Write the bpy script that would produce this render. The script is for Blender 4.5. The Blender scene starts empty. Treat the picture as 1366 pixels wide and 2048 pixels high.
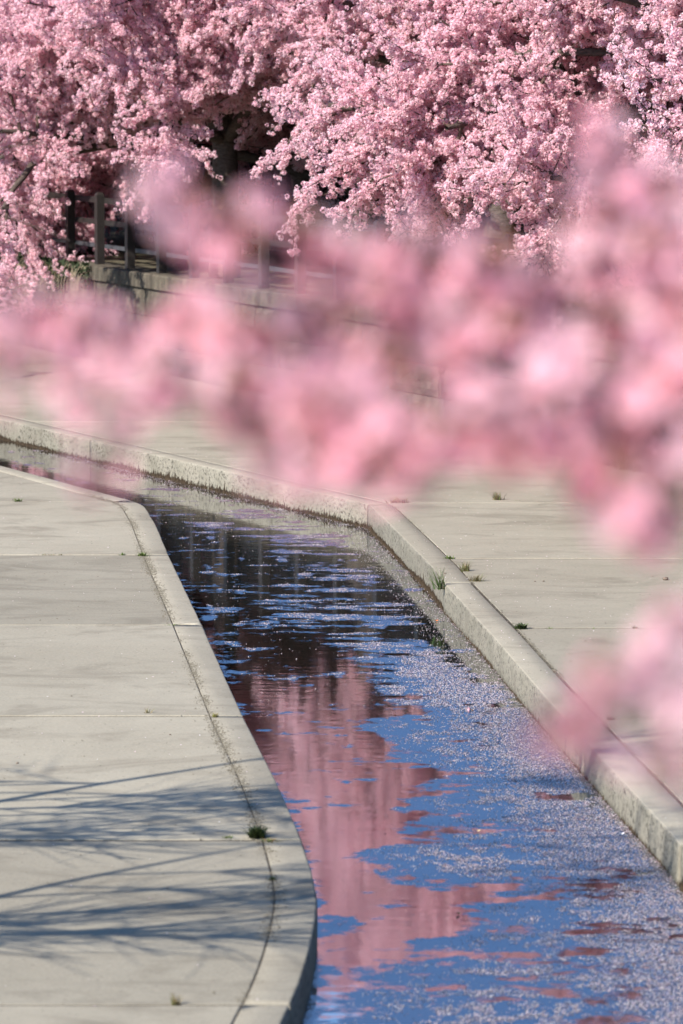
import bpy, math, random
import numpy as np
from mathutils import Vector, Matrix

# ------------------------------------------------------------------ camera, world, sun, exposure
SC = bpy.context.scene
COL = SC.collection
CAM_H = 5.0                      # eye height above the paving (the picture is taken from a footbridge)
PITCH = math.atan(964 / 8537.5)
cam_d = bpy.data.cameras.new("camera")
cam = bpy.data.objects.new("camera", cam_d)
COL.objects.link(cam)
cam.location = (0, 0, CAM_H)
cam.rotation_euler = (math.pi / 2 - PITCH, 0, 0)
cam_d.sensor_fit = 'HORIZONTAL'
cam_d.sensor_width = 24.0
cam_d.lens = 150.0
cam_d.clip_start = 0.1
cam_d.clip_end = 3000
cam_d.dof.use_dof = True
cam_d.dof.focus_distance = 39.0
cam_d.dof.aperture_fstop = 3.6
SC.camera = cam

SUN_EL = math.radians(37)
SUN_H = Vector((-0.66, -0.751))            # towards the sun, on the ground plane
SUN_DIR = Vector((SUN_H.x * math.cos(SUN_EL), SUN_H.y * math.cos(SUN_EL), math.sin(SUN_EL)))
world = bpy.data.worlds.new("World")
SC.world = world
world.use_nodes = True
wn = world.node_tree
for n in list(wn.nodes):
    wn.nodes.remove(n)
w_out = wn.nodes.new("ShaderNodeOutputWorld")
w_bg = wn.nodes.new("ShaderNodeBackground")
w_sky = wn.nodes.new("ShaderNodeTexSky")
w_sky.sky_type = 'NISHITA'
w_sky.sun_disc = False
w_sky.sun_elevation = SUN_EL
w_sky.sun_rotation = math.atan2(SUN_DIR.x, SUN_DIR.y)
w_sky.air_density = 1.0
w_sky.dust_density = 0.0
w_sky.ozone_density = 6.5
w_bg.inputs[1].default_value = 0.12
wn.links.new(w_sky.outputs[0], w_bg.inputs[0])
wn.links.new(w_bg.outputs[0], w_out.inputs[0])

sun_d = bpy.data.lights.new("sun", 'SUN')
sun_d.energy = 5.0
sun_d.angle = math.radians(0.53)
sun_d.color = (1.0, 0.95, 0.88)
sun = bpy.data.objects.new("sun", sun_d)
COL.objects.link(sun)
sun.location = (-20, -10, 30)
sun.rotation_euler = (-SUN_DIR).to_track_quat('-Z', 'Y').to_euler()

SC.view_settings.view_transform = 'Standard'
SC.view_settings.look = 'None'
SC.view_settings.exposure = 1.07
SC.view_settings.gamma = 1.0
SC.view_settings.use_curve_mapping = False
SC.render.engine = 'CYCLES'
SC.cycles.use_denoising = True
SC.cycles.max_bounces = 9
SC.cycles.diffuse_bounces = 8
SC.cycles.glossy_bounces = 3
SC.cycles.transmission_bounces = 6
SC.cycles.caustics_reflective = False
SC.cycles.caustics_refractive = False

# ------------------------------------------------------------------ helpers
F_PX = 8537.5


def P(x, y, D):
    """point seen at photo position (x, y) at ground distance D"""
    c, s = math.cos(PITCH), math.sin(PITCH)
    dy = c * F_PX + s * (1024 - y)
    dz = -s * F_PX + c * (1024 - y)
    k = D / dy
    return Vector(((x - 683) * k, D, CAM_H + dz * k))


def G(x, y, z=0.0):
    """point of the level z seen at photo position (x, y): (X, D)"""
    c, s = math.cos(PITCH), math.sin(PITCH)
    dy = c * F_PX + s * (1024 - y)
    dz = -s * F_PX + c * (1024 - y)
    k = (z - CAM_H) / dz
    return ((x - 683) * k, dy * k)


RNG = np.random.default_rng(7)
_perm = np.random.default_rng(3).random((256, 256))


def vnoise(x, y):
    xi = np.floor(x).astype(int); yi = np.floor(y).astype(int)
    fx = x - xi; fy = y - yi
    fx = fx * fx * (3 - 2 * fx); fy = fy * fy * (3 - 2 * fy)
    a = _perm[xi & 255, yi & 255]; b = _perm[(xi + 1) & 255, yi & 255]
    c = _perm[xi & 255, (yi + 1) & 255]; d = _perm[(xi + 1) & 255, (yi + 1) & 255]
    return (a * (1 - fx) + b * fx) * (1 - fy) + (c * (1 - fx) + d * fx) * fy


def fbm(x, y, o=4):
    t = 0.0; a = 0.5; n = 0.0
    for i in range(o):
        t = t + a * vnoise(x + 17.3 * i, y + 9.1 * i); n += a
        x = x * 2.07; y = y * 2.07; a *= 0.55
    return t / n


def link(o, parent=None):
    COL.objects.link(o)
    if parent is not None:
        o.parent = parent
    return o


def tag(o, label=None, cat=None, group=None, kind=None):
    if label: o["label"] = label
    if cat: o["category"] = cat
    if group: o["group"] = group
    if kind: o["kind"] = kind
    return o


def empty(name, loc=(0, 0, 0), rz=0.0):
    o = bpy.data.objects.new(name, None)
    o.location = loc
    o.rotation_euler = (0, 0, rz)
    o.empty_display_size = 0.2
    return link(o)


def small_mesh(name, verts, faces, mats, smooth=False, midx=None):
    me = bpy.data.meshes.new(name)
    me.from_pydata([tuple(v) for v in verts], [], faces)
    for m in (mats if isinstance(mats, (list, tuple)) else [mats]):
        me.materials.append(m)
    if midx is not None:
        me.polygons.foreach_set("material_index", midx)
    if smooth:
        me.polygons.foreach_set("use_smooth", [True] * len(me.polygons))
    me.update()
    return me


def big_mesh(name, V, F, mat, smooth=False, cols=None, attr=None):
    V = np.asarray(V, dtype=np.float32); F = np.asarray(F, dtype=np.int32)
    me = bpy.data.meshes.new(name)
    n, (m, k) = len(V), F.shape
    me.vertices.add(n)
    me.vertices.foreach_set("co", V.ravel())
    me.loops.add(m * k)
    me.loops.foreach_set("vertex_index", F.ravel())
    me.polygons.add(m)
    me.polygons.foreach_set("loop_start", np.arange(0, m * k, k, dtype=np.int32))
    if mat is not None:
        me.materials.append(mat)
    me.update(calc_edges=True)
    if smooth:
        me.polygons.foreach_set("use_smooth", np.ones(m, dtype=bool))
    if cols is not None:
        a = me.color_attributes.new("col", 'FLOAT_COLOR', 'POINT')
        c4 = np.ones((n, 4), dtype=np.float32); c4[:, :3] = cols
        a.data.foreach_set("color", c4.ravel())
    for an, av in (attr or {}).items():
        a = me.attributes.new(an, 'FLOAT', 'POINT')
        a.data.foreach_set("value", np.asarray(av, dtype=np.float32))
    me.validate()
    return me


def obj(name, me, parent=None, loc=None):
    o = bpy.data.objects.new(name, me)
    if loc is not None:
        o.location = loc
    return link(o, parent)


# ------------------------------------------------------------------ materials
class NT:
    def __init__(self, name):
        self.m = bpy.data.materials.new(name)
        self.m.use_nodes = True
        self.t = self.m.node_tree
        for n in list(self.t.nodes):
            self.t.nodes.remove(n)
        self.out = self.n("ShaderNodeOutputMaterial")

    def n(self, typ, **kw):
        nd = self.t.nodes.new(typ)
        for k, v in kw.items():
            setattr(nd, k, v)
        return nd

    def l(self, a, b):
        self.t.links.new(a, b)

    def val(self, sock, v):
        if hasattr(v, "is_linked"):
            self.l(v, sock)
        else:
            sock.default_value = v

    def pos(self):
        return self.n("ShaderNodeNewGeometry").outputs["Position"]

    def noise(self, scale, detail=4, rough=0.55, vec=None, dist=0.0):
        t = self.n("ShaderNodeTexNoise")
        t.inputs["Scale"].default_value = scale
        t.inputs["Detail"].default_value = detail
        t.inputs["Roughness"].default_value = rough
        t.inputs["Distortion"].default_value = dist
        self.l(vec if vec is not None else self.pos(), t.inputs["Vector"])
        return t.outputs["Fac"]

    def vor(self, scale, vec=None, feat='F1'):
        t = self.n("ShaderNodeTexVoronoi", feature=feat)
        t.inputs["Scale"].default_value = scale
        self.l(vec if vec is not None else self.pos(), t.inputs["Vector"])
        return t

    def rng(self, fac, a, b, c=0.0, d=1.0, smooth=False):
        r = self.n("ShaderNodeMapRange")
        if smooth: r.interpolation_type = 'SMOOTHSTEP'
        self.l(fac, r.inputs[0])
        for i, v in enumerate((a, b, c, d)):
            r.inputs[i + 1].default_value = v
        return r.outputs[0]

    def math(self, op, a, b=0.0):
        r = self.n("ShaderNodeMath", operation=op)
        self.val(r.inputs[0], a); self.val(r.inputs[1], b)
        return r.outputs[0]

    def mix(self, fac, a, b, blend='MIX'):
        r = self.n("ShaderNodeMix", data_type='RGBA', blend_type=blend)
        self.val(r.inputs[0], fac)
        for s, v in ((r.inputs[6], a), (r.inputs[7], b)):
            if hasattr(v, "is_linked"): self.l(v, s)
            else: s.default_value = (*v, 1.0)
        return r.outputs[2]

    def scaled(self, sx, sy, sz):
        r = self.n("ShaderNodeMapping")
        r.inputs["Scale"].default_value = (sx, sy, sz)
        self.l(self.pos(), r.inputs["Vector"])
        return r.outputs[0]

    def bump(self, h, strength, dist):
        b = self.n("ShaderNodeBump")
        b.inputs["Strength"].default_value = strength
        b.inputs["Distance"].default_value = dist
        self.l(h, b.inputs["Height"])
        return b.outputs[0]

    def bsdf(self, col, rough=0.8, normal=None, spec=0.3):
        p = self.n("ShaderNodeBsdfPrincipled")
        self.val(p.inputs["Base Color"], col if hasattr(col, "is_linked") else (*col, 1.0))
        self.val(p.inputs["Roughness"], rough)
        p.inputs["Specular IOR Level"].default_value = spec
        if normal is not None: self.l(normal, p.inputs["Normal"])
        return p

    def done(self, sh):
        self.l(sh if hasattr(sh, "is_linked") else sh.outputs[0], self.out.inputs["Surface"])
        return self.m


def concrete(name, base, dark, pits=0.0):
    t = NT(name)
    rnd = t.n("ShaderNodeObjectInfo").outputs["Random"]
    big = t.rng(t.noise(0.55, 5, 0.6), 0.32, 0.68)
    mid = t.rng(t.noise(4.0, 5, 0.65), 0.35, 0.7)
    fine = t.rng(t.noise(42.0, 4, 0.75), 0.36, 0.66)
    c = t.mix(big, base, tuple(x * y for x, y in zip(base, (0.78, 0.765, 0.74))))
    c = t.mix(t.math('MULTIPLY', mid, 0.6), c, tuple(x * 0.74 for x in base))
    c = t.mix(t.math('MULTIPLY', fine, 0.5), c, tuple(min(1, x * 1.25) for x in base))
    spots = t.rng(t.noise(22.0, 2, 0.5), 0.66, 0.74)
    c = t.mix(t.math('MULTIPLY', spots, 0.5), c, dark)
    st = t.rng(t.noise(1.3, 6, 0.7, t.scaled(0.55, 1.0, 1.0), 1.2), 0.50, 0.66)
    c = t.mix(t.math('MULTIPLY', st, 0.75), c, tuple(x * y for x, y in zip(base, (0.62, 0.60, 0.58))))
    tint = t.rng(rnd, 0, 1, 0.86, 1.10)
    c = t.mix(1.0, c, t.comb(tint), 'MULTIPLY')
    h = t.math('ADD', t.math('MULTIPLY', fine, 0.4), mid)
    if pits:
        pit = t.rng(t.noise(30.0, 4, 0.7), 0.53, 0.60)
        pit = t.math('MULTIPLY', pit, t.rng(t.noise(4.0, 4, 0.7), 0.30, 0.52))
        wet = t.n("ShaderNodeSeparateXYZ"); t.l(t.pos(), wet.inputs[0])
        edge = t.math('ADD', wet.outputs[2], t.math('MULTIPLY', t.noise(9.0, 4, 0.7), 0.09))
        c = t.mix(t.rng(edge, -0.215, -0.165, 0.75, 0.0), c, (0.07, 0.06, 0.04))
        c = t.mix(t.math('MULTIPLY', pit, pits), c, dark)
        green = t.rng(t.noise(2.6, 4), 0.45, 0.75)
        c = t.mix(t.math('MULTIPLY', green, 0.5), c, (0.17, 0.163, 0.12))
        h = t.math('SUBTRACT', h, t.math('MULTIPLY', pit, 1.5))
    return t.done(t.bsdf(c, 0.9, t.bump(h, 0.5, 0.004 if not pits else 0.012), 0.25))


def _comb(self, v):
    r = self.n("ShaderNodeCombineColor")
    for i in range(3): self.l(v, r.inputs[i])
    return r.outputs[0]


NT.comb = _comb

M = {}
M['slab'] = concrete("slab_concrete", (0.270, 0.241, 0.183), (0.10, 0.085, 0.062))
M['kerb_top'] = concrete("kerb_concrete", (0.272, 0.243, 0.186), (0.10, 0.085, 0.062))
M['kerb_face'] = concrete("kerb_face_concrete", (0.245, 0.223, 0.175), (0.04, 0.036, 0.025), 0.9)


def simple(name, col, col2, scale=6, rough=0.9, bump=0.0, spec=0.2, stretch=None):
    t = NT(name)
    vec = t.scaled(*stretch) if stretch else None
    f = t.rng(t.noise(scale, 5, 0.6, vec), 0.3, 0.7)
    nrm = t.bump(f, 0.6, bump) if bump else None
    return t.done(t.bsdf(t.mix(f, col, col2), rough, nrm, spec))


M['soil'] = simple("soil", (0.035, 0.028, 0.02), (0.07, 0.057, 0.04), 12, bump=0.01)
M['crumb'] = simple("soil_crumb", (0.10, 0.09, 0.065), (0.18, 0.155, 0.115), 40)
M['bank'] = simple("bank_earth", (0.05, 0.045, 0.03), (0.10, 0.085, 0.055), 3, bump=0.03)
M['bark'] = simple("cherry_bark", (0.045, 0.032, 0.026), (0.11, 0.085, 0.07), 14, bump=0.02, stretch=(1, 1, 3))
M['twig'] = simple("twig_bark", (0.05, 0.03, 0.024), (0.10, 0.07, 0.055), 20)
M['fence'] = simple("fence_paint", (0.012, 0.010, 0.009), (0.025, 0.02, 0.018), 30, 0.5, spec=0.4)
M['rail'] = simple("galvanised_rail", (0.03, 0.032, 0.036), (0.055, 0.057, 0.062), 15, 0.45, spec=0.5)
M['board'] = simple("shade_boards", (0.012, 0.010, 0.010), (0.028, 0.023, 0.021), 8, 0.85, stretch=(1, 1, .15))  # near black: the tree shade is put into the colour of the added screen
M['moss'] = simple("waterline_moss", (0.022, 0.014, 0.008), (0.055, 0.038, 0.022), 25)
M['straw'] = simple("straw", (0.16, 0.125, 0.075), (0.25, 0.205, 0.14), 10)
M['ivy'] = simple("ivy_leaf", (0.012, 0.02, 0.009), (0.035, 0.045, 0.02), 9)
M['pebble'] = simple("pebble", (0.10, 0.07, 0.05), (0.2, 0.16, 0.12), 60, bump=0.004)
M['leaf_orange'] = simple("orange_leaf", (0.55, 0.13, 0.04), (0.62, 0.2, 0.07), 60)
M['leaf_beige'] = simple("beige_leaf", (0.5, 0.38, 0.2), (0.6, 0.47, 0.27), 60)
M['white'] = simple("white_plastic", (0.78, 0.79, 0.8), (0.85, 0.85, 0.86), 30, 0.3, spec=0.5)


def wall_stone():
    t = NT("wall_stone")
    rnd = t.n("ShaderNodeObjectInfo").outputs["Random"]
    streak = t.rng(t.noise(5.0, 5, 0.65, t.scaled(1.6, 1.0, 0.18)), 0.36, 0.66)
    f = t.rng(t.noise(9.0, 5, 0.6), 0.3, 0.7)
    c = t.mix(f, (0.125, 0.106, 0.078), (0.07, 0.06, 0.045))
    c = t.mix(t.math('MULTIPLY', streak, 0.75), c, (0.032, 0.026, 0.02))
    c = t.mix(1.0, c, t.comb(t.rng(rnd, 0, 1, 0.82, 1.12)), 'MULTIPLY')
    return t.done(t.bsdf(c, 0.92, t.bump(f, 0.7, 0.02), 0.2))


M['stone'] = wall_stone()
M['mortar'] = simple("dark_mortar", (0.03, 0.026, 0.022), (0.06, 0.052, 0.042), 14)


def petal_mat(name, transl, spread=0.16, sat=0.0):
    t = NT(name)
    a = t.n("ShaderNodeAttribute", attribute_name="col")
    rnd = t.n("ShaderNodeObjectInfo").outputs["Random"]
    c = t.mix(t.rng(rnd, 0, 1, 0.0, 0.34), a.outputs["Color"], (0.90, 0.50, 0.60), 'MIX')
    c = t.mix(1.0, c, t.comb(t.rng(rnd, 0, 1, 1 + spread * 0.4, 1 - spread)), 'MULTIPLY')
    d = t.n("ShaderNodeBsdfDiffuse"); t.l(c, d.inputs[0])
    tr = t.n("ShaderNodeBsdfTranslucent"); t.l(c, tr.inputs[0])
    mx = t.n("ShaderNodeMixShader"); mx.inputs[0].default_value = transl
    t.l(d.outputs[0], mx.inputs[1]); t.l(tr.outputs[0], mx.inputs[2])
    return t.done(mx)


M['petal'] = petal_mat("blossom_petals", 0.5, 0.06)


def vcol_mat(name, transl=0.0, rough=0.7):
    t = NT(name)
    a = t.n("ShaderNodeAttribute", attribute_name="col")
    p = t.bsdf(a.outputs["Color"], rough, None, 0.3)
    if not transl:
        return t.done(p)
    tr = t.n("ShaderNodeBsdfTranslucent"); t.l(a.outputs["Color"], tr.inputs[0])
    mx = t.n("ShaderNodeMixShader"); mx.inputs[0].default_value = transl
    t.l(p.outputs[0], mx.inputs[1]); t.l(tr.outputs[0], mx.inputs[2])
    return t.done(mx)


M['near_petal'] = vcol_mat("near_blossom", 0.5, 0.6)
M['blade'] = vcol_mat("grass_blade", 0.25, 0.6)
M['float_petal'] = vcol_mat("floating_petal", 0.1, 0.6)


def water_mat():
    t = NT("stream_water")
    film = t.n("ShaderNodeAttribute", attribute_name="film").outputs["Fac"]
    n1 = t.noise(22.0, 5, 0.7, t.scaled(1.0, 1.7, 1.0))
    f = t.math('ADD', film, t.math('MULTIPLY', t.math('SUBTRACT', n1, 0.5), 0.95))
    f = t.rng(f, 0.43, 0.59, 0, 1, True)
    rip = t.noise(3.2, 3, 0.5, t.scaled(1.0, 2.2, 1.0))
    rip2 = t.noise(24.0, 2, 0.5, t.scaled(1.0, 2.0, 1.0))
    h = t.math('ADD', rip, t.math('MULTIPLY', rip2, 0.12))
    clear = t.bsdf((0.010, 0.011, 0.009), 0.035, t.bump(h, 0.10, 0.010), 0.5)
    clear.inputs["IOR"].default_value = 1.45
    # wind-ruffled skin of the drifts: short steep faces of the wavelets
    nz = t.n("ShaderNodeTexNoise"); nz.inputs["Scale"].default_value = 90.0; nz.inputs["Detail"].default_value = 2
    t.l(t.pos(), nz.inputs["Vector"])
    sp = t.n("ShaderNodeSeparateColor"); t.l(nz.outputs["Color"], sp.inputs[0])
    cb = t.n("ShaderNodeCombineXYZ")
    t.l(t.math('MULTIPLY', t.math('SUBTRACT', sp.outputs[0], 0.5), 0.7), cb.inputs[0])
    t.l(t.rng(sp.outputs[1], 0.25, 0.75, -0.12, -0.36), cb.inputs[1])
    cb.inputs[2].default_value = 1.0
    nv = t.n("ShaderNodeVectorMath", operation='NORMALIZE'); t.l(cb.outputs[0], nv.inputs[0])
    fb = t.bsdf((0.01, 0.012, 0.02), 0.06, nv.outputs[0], 0.5)
    fb.inputs["IOR"].default_value = 1.6
    def shiny(p, rough, share):
        gl = t.n("ShaderNodeBsdfGlossy")
        gl.inputs["Color"].default_value = (0.95, 0.96, 0.97, 1)
        gl.inputs["Roughness"].default_value = rough
        t.l(p.inputs["Normal"].links[0].from_socket, gl.inputs["Normal"])
        m = t.n("ShaderNodeMixShader"); m.inputs[0].default_value = share
        t.l(p.outputs[0], m.inputs[1]); t.l(gl.outputs[0], m.inputs[2])
        return m
    mx = t.n("ShaderNodeMixShader")
    t.l(f, mx.inputs[0]); t.l(shiny(clear, 0.035, 0.42).outputs[0], mx.inputs[1]); t.l(shiny(fb, 0.06, 0.5).outputs[0], mx.inputs[2])
    return t.done(mx)


M['water'] = water_mat()

# ------------------------------------------------------------------ the plan of the stream (X as a function of the distance D)
WATER_Z = -0.26
left_px = [(560, 2048), (592, 1985), (616, 1915), (631, 1845), (636, 1795), (627, 1750), (605, 1680), (553, 1560), (487, 1432),
           (405, 1250), (339, 1112), (312, 1048), (287, 1007)]
left_edge = [(-1.2, -9.0), (-0.9, 8.0), (-0.62, 16.0), (-0.42, 19.6)] + [G(*p) for p in left_px]
cL = G(287, 1007)
eL = G(0, 930)
dL = np.array(eL) - np.array(cL)
left_edge += [tuple(np.array(cL) + dL * k) for k in (0.08, 1.0, 4.0, 11.0)]
right_px = [(1346, 1669), (1217, 1530), (1077, 1376), (984, 1268), (943, 1224), (890, 1166), (861, 1131), (817, 1087), (779, 1049), (738, 1009)]
right_edge = [(2.75, -9.0), (2.7, 8.0), (2.6, 18.0)] + [G(*p) for p in right_px]
cR = G(738, 1009)
eR = G(0, 838)
dR = np.array(eR) - np.array(cR)
right_edge += [tuple(np.array(cR) + dR * k) for k in (0.04, 1.0, 2.0, 5.0)]


def dense(poly, step=0.15):
    poly = np.array(poly)
    seg = np.hypot(*np.diff(poly, axis=0).T)
    s = np.concatenate([[0], np.cumsum(seg)])
    q = np.arange(0, s[-1], step)
    return np.stack([np.interp(q, s, poly[:, 0]), np.interp(q, s, poly[:, 1])], 1)


def soften(poly, n):
    p = poly.copy()
    for _ in range(n):
        p[1:-1] = (p[:-2] + 2 * p[1:-1] + p[2:]) / 4
    return p


def offset(poly, d):
    t = np.gradient(poly, axis=0)
    t /= np.linalg.norm(t, axis=1)[:, None]
    nrm = np.stack([-t[:, 1], t[:, 0]], 1)          # to the left of the walking direction (away from the camera)
    q = poly + nrm * d
    keep = np.concatenate([[True], np.diff(q[:, 1]) > 0.0])
    q = q[keep]
    return q[np.argsort(q[:, 1])]


LE = soften(dense(left_edge), 6)
RE = soften(dense(right_edge), 1)
KW = 0.245
LI = offset(LE, KW)
RI = offset(RE, -KW)
D_MAX = 88.0


def XL(d): return np.interp(d, LE[:, 1], LE[:, 0])
def XR(d): return np.interp(d, RE[:, 1], RE[:, 0])
def XLi(d): return np.interp(d, LI[:, 1], LI[:, 0])
def XRi(d): return np.interp(d, RI[:, 1], RI[:, 0])


# retaining wall on the far side
w1 = np.array(G(100, 703)); w2 = np.array(G(1250, 940))
dw = w2 - w1
wall_line = [tuple(w1 - dw * 1.25), tuple(w1), tuple(w2), tuple(w2 + dw * 0.10), (5.6, 38.0), (5.9, 22.0), (4.0, 11.0), (3.6, 2.0), (3.6, -20.0)]
WL = np.array(wall_line)
WLs = WL[np.argsort(WL[:, 1])]
BANK_Z = 1.45


def XW(d): return np.interp(d, WLs[:, 1], WLs[:, 0])
def XB(d): return XL(d) - 4.6            # toe of the grassy bank on the near side


# ------------------------------------------------------------------ ground
def build_ground():
    Ds = np.concatenate([[-60, -20], np.arange(-10, 92, 2.0), [92.3, 110, 160, 300, 800]])
    V, Fc = [], []
    for d in Ds:
        closed = d > 92
        dd = min(max(d, -6), 88)
        xb, xw = float(XB(dd)), float(XW(dd))
        lo = BANK_Z if closed else -0.62
        xs = [(-800, 1.5), (-60, 1.5), (xb - 4, 1.5), (xb - 2.2, 1.35), (xb - 0.05, lo), (xb + 2, lo), ((xb + xw) / 2, lo), (xw + 0.22, lo), (xw + 0.26, BANK_Z - 0.03),
              (xw + 5, BANK_Z), (60, BANK_Z), (800, BANK_Z)]
        for x, z in xs:
            V.append((x, d, z))
    n = 12
    for i in range(len(Ds) - 1):
        for j in range(n - 1):
            a = i * n + j
            Fc.append((a, a + 1, a + n + 1, a + n))
    o = obj("ground", small_mesh("ground", V, Fc, M['bank'], smooth=False))
    tag(o, kind="structure")


build_ground()

# ------------------------------------------------------------------ pavements: slabs and kerb stones as pieces
JL = [G(0, y)[1] for y in (2340, 2010, 1680, 1432, 1250, 1110, 1003)]
JR = [G(0, y)[1] for y in (2340, 2020, 1690, 1438, 1256, 1117, 1006)]
step = 4.75
for J in (JL, JR):
    while J[0] > -2:
        J.insert(0, J[0] - 4.4)
    while J[-1] < D_MAX - 3:
        J.append(J[-1] + step)


def strip_piece(name, inner, outer, d0, d1, parent, top, mat, thick=0.5, bev=0.006):
    """slab between X = inner(d) and X = outer(d) for d0 < d < d1, with a small chamfer"""
    n = max(3, int((d1 - d0) / 0.35))
    ds = np.linspace(d0, d1, n)
    xa, xb = inner(ds), outer(ds)
    ring = [(x, d) for x, d in zip(xa, ds)] + [(x, d) for x, d in zip(xb[::-1], ds[::-1])]
    ring = np.array(ring)
    if (np.sum(ring[:, 0] * np.roll(ring[:, 1], -1) - np.roll(ring[:, 0], -1) * ring[:, 1])) < 0:
        ring = ring[::-1]
    c = ring.mean(0)
    m = len(ring)
    # chamfered inner ring: move towards the middle in both axes
    ins = ring.copy()
    ins[:, 1] += np.clip(np.array([c[1]]) - ring[:, 1], -bev, bev)
    mid = (inner(np.clip(ring[:, 1], d0, d1)) + outer(np.clip(ring[:, 1], d0, d1))) / 2
    ins[:, 0] += np.clip(mid - ring[:, 0], -bev, bev)
    V = [(x, y, top) for x, y in ins] + [(x, y, top - bev) for x, y in ring] + [(x, y, top - thick) for x, y in ring]
    k = n
    Fc = []
    # top: quads between the two sides
    for i in range(m // 2 - 1):
        a, b = i, m - 1 - i
        Fc.append((a, a + 1, b - 1, b))
    for i in range(m):
        j = (i + 1) % m
        Fc.append((m + i, m + j, j, i))
        Fc.append((2 * m + i, 2 * m + j, m + j, m + i))
    me = small_mesh(name, V, Fc, mat)
    o = obj(name, me, parent)
    return o


def kerb_piece(edge, side, d0, d1, parent, shift=0.0, rnd=None):
    """kerb stone swept along edge for d0 < d < d1; side +1: body lies at larger X"""
    pts = edge[(edge[:, 1] > d0) & (edge[:, 1] < d1)]
    f = lambda d: (np.interp(d, edge[:, 1], edge[:, 0]), d)
    pts = np.vstack([[f(d0)], pts, [f(d1)]])
    t = np.gradient(pts, axis=0); t /= np.linalg.norm(t, axis=1)[:, None]
    nrm = np.stack([t[:, 1], -t[:, 0]], 1) * side
    # keep the joint faces straight across
    nrm[0] = nrm[-1] = (side, 0)
    r = 0.013
    prof = [(KW - 0.004, -0.55), (KW - 0.004, -0.006), (KW - 0.010, 0.0), (KW * 0.5, 0.0), (r * 1.4, -0.001), (r * 0.55, -0.3 * r), (0.003, -0.9 * r), (0.0, -1.8 * r),
            (-0.002, -0.12), (0.0, -0.55)]
    V = []
    for i, (p, nn) in enumerate(zip(pts, nrm)):
        for j, (o_, z) in enumerate(prof):
            chip = 0.0
            if 4 <= j <= 8:
                chip = 0.012 * (fbm(np.array(p[1] * 2.3), np.array(j * 0.7 + side * 9.0), 4) - 0.5)
                chip += 0.010 * max(0.0, float(fbm(np.array(p[1] * 5.0 + 40), np.array(j * 0.3), 3)) - 0.6)
            oo = o_ + float(chip) + shift
            V.append((p[0] + nn[0] * oo, p[1] + nn[1] * oo, z - abs(float(chip)) * 0.25 * (j in (4, 5, 6))))
    k = len(prof); n = len(pts)
    Fc, mi = [], []
    for i in range(n - 1):
        for j in range(k - 1):
            q = (i * k + j, i * k + j + 1, (i + 1) * k + j + 1, (i + 1) * k + j)
            Fc.append(q if side < 0 else q[::-1]); mi.append(1 if j >= 5 else 0)
    a = tuple(range(k)); b = tuple((n - 1) * k + j for j in range(k))
    Fc.append(a if side > 0 else a[::-1]); mi.append(0)
    Fc.append(b[::-1] if side > 0 else b); mi.append(0)
    me = small_mesh("kerb_stone", V, Fc, [M['kerb_top'], M['kerb_face']], False, mi)
    for p in me.polygons:
        p.use_smooth = len(p.vertices) == 4
    return obj("kerb_stone", me, parent)


def bed(name, inner, outer):
    ds = np.arange(-6, D_MAX, 0.5)
    V, Fc = [], []
    for d in ds:
        a, b = float(inner(d)), float(outer(d))
        V += [(a, d, -0.006), (b, d, -0.006), (a, d, -0.6), (b, d, -0.6)]
    for i in range(len(ds) - 1):
        q = 4 * i
        Fc += [(q, q + 1, q + 5, q + 4), (q + 3, q + 1, q + 5, q + 7)]
    o = obj(name, small_mesh(name, V, Fc, M['soil']))
    return tag(o, kind="structure")


g = 0.021
pav_l = bed("pavement_left", lambda d: XB(d) - 0.1, lambda d: XL(d) - 0.04)
pav_r = bed("pavement_right", lambda d: XR(d) + 0.04, lambda d: XW(d) + 0.1)
rr = random.Random(5)
for a, b in zip(JL[:-1], JL[1:]):
    strip_piece("paving_slab", lambda d: XB(d) - 0.05, lambda d: XLi(d) - 0.004, a + g, b - g, pav_l, rr.uniform(-0.003, 0.002), M['slab'])
for a, b in zip(JR[:-1], JR[1:]):
    strip_piece("paving_slab", lambda d: XRi(d) + 0.008, lambda d: XW(d) + 0.05, a + g, b - g, pav_r, rr.uniform(-0.003, 0.002), M['slab'])
jk = sorted(set([JL[0]] + JL[1:]))
for a, b in zip(jk[:-1], jk[1:]):
    kerb_piece(LE, -1, a + 0.012, b - 0.012, pav_l)
jr = [JR[0]] + [G(0, y)[1] for y in (2020, 1690, 1438, 1166, 1009)]
x = jr[-1]
while x < D_MAX - 3:
    x += 7.2
    jr.append(x)
for i, (a, b) in enumerate(zip(jr[:-1], jr[1:])):
    kerb_piece(RE, 1, a + 0.010, b - 0.010, pav_r, -0.012 if i in (2, 3) else 0.0)


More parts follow.
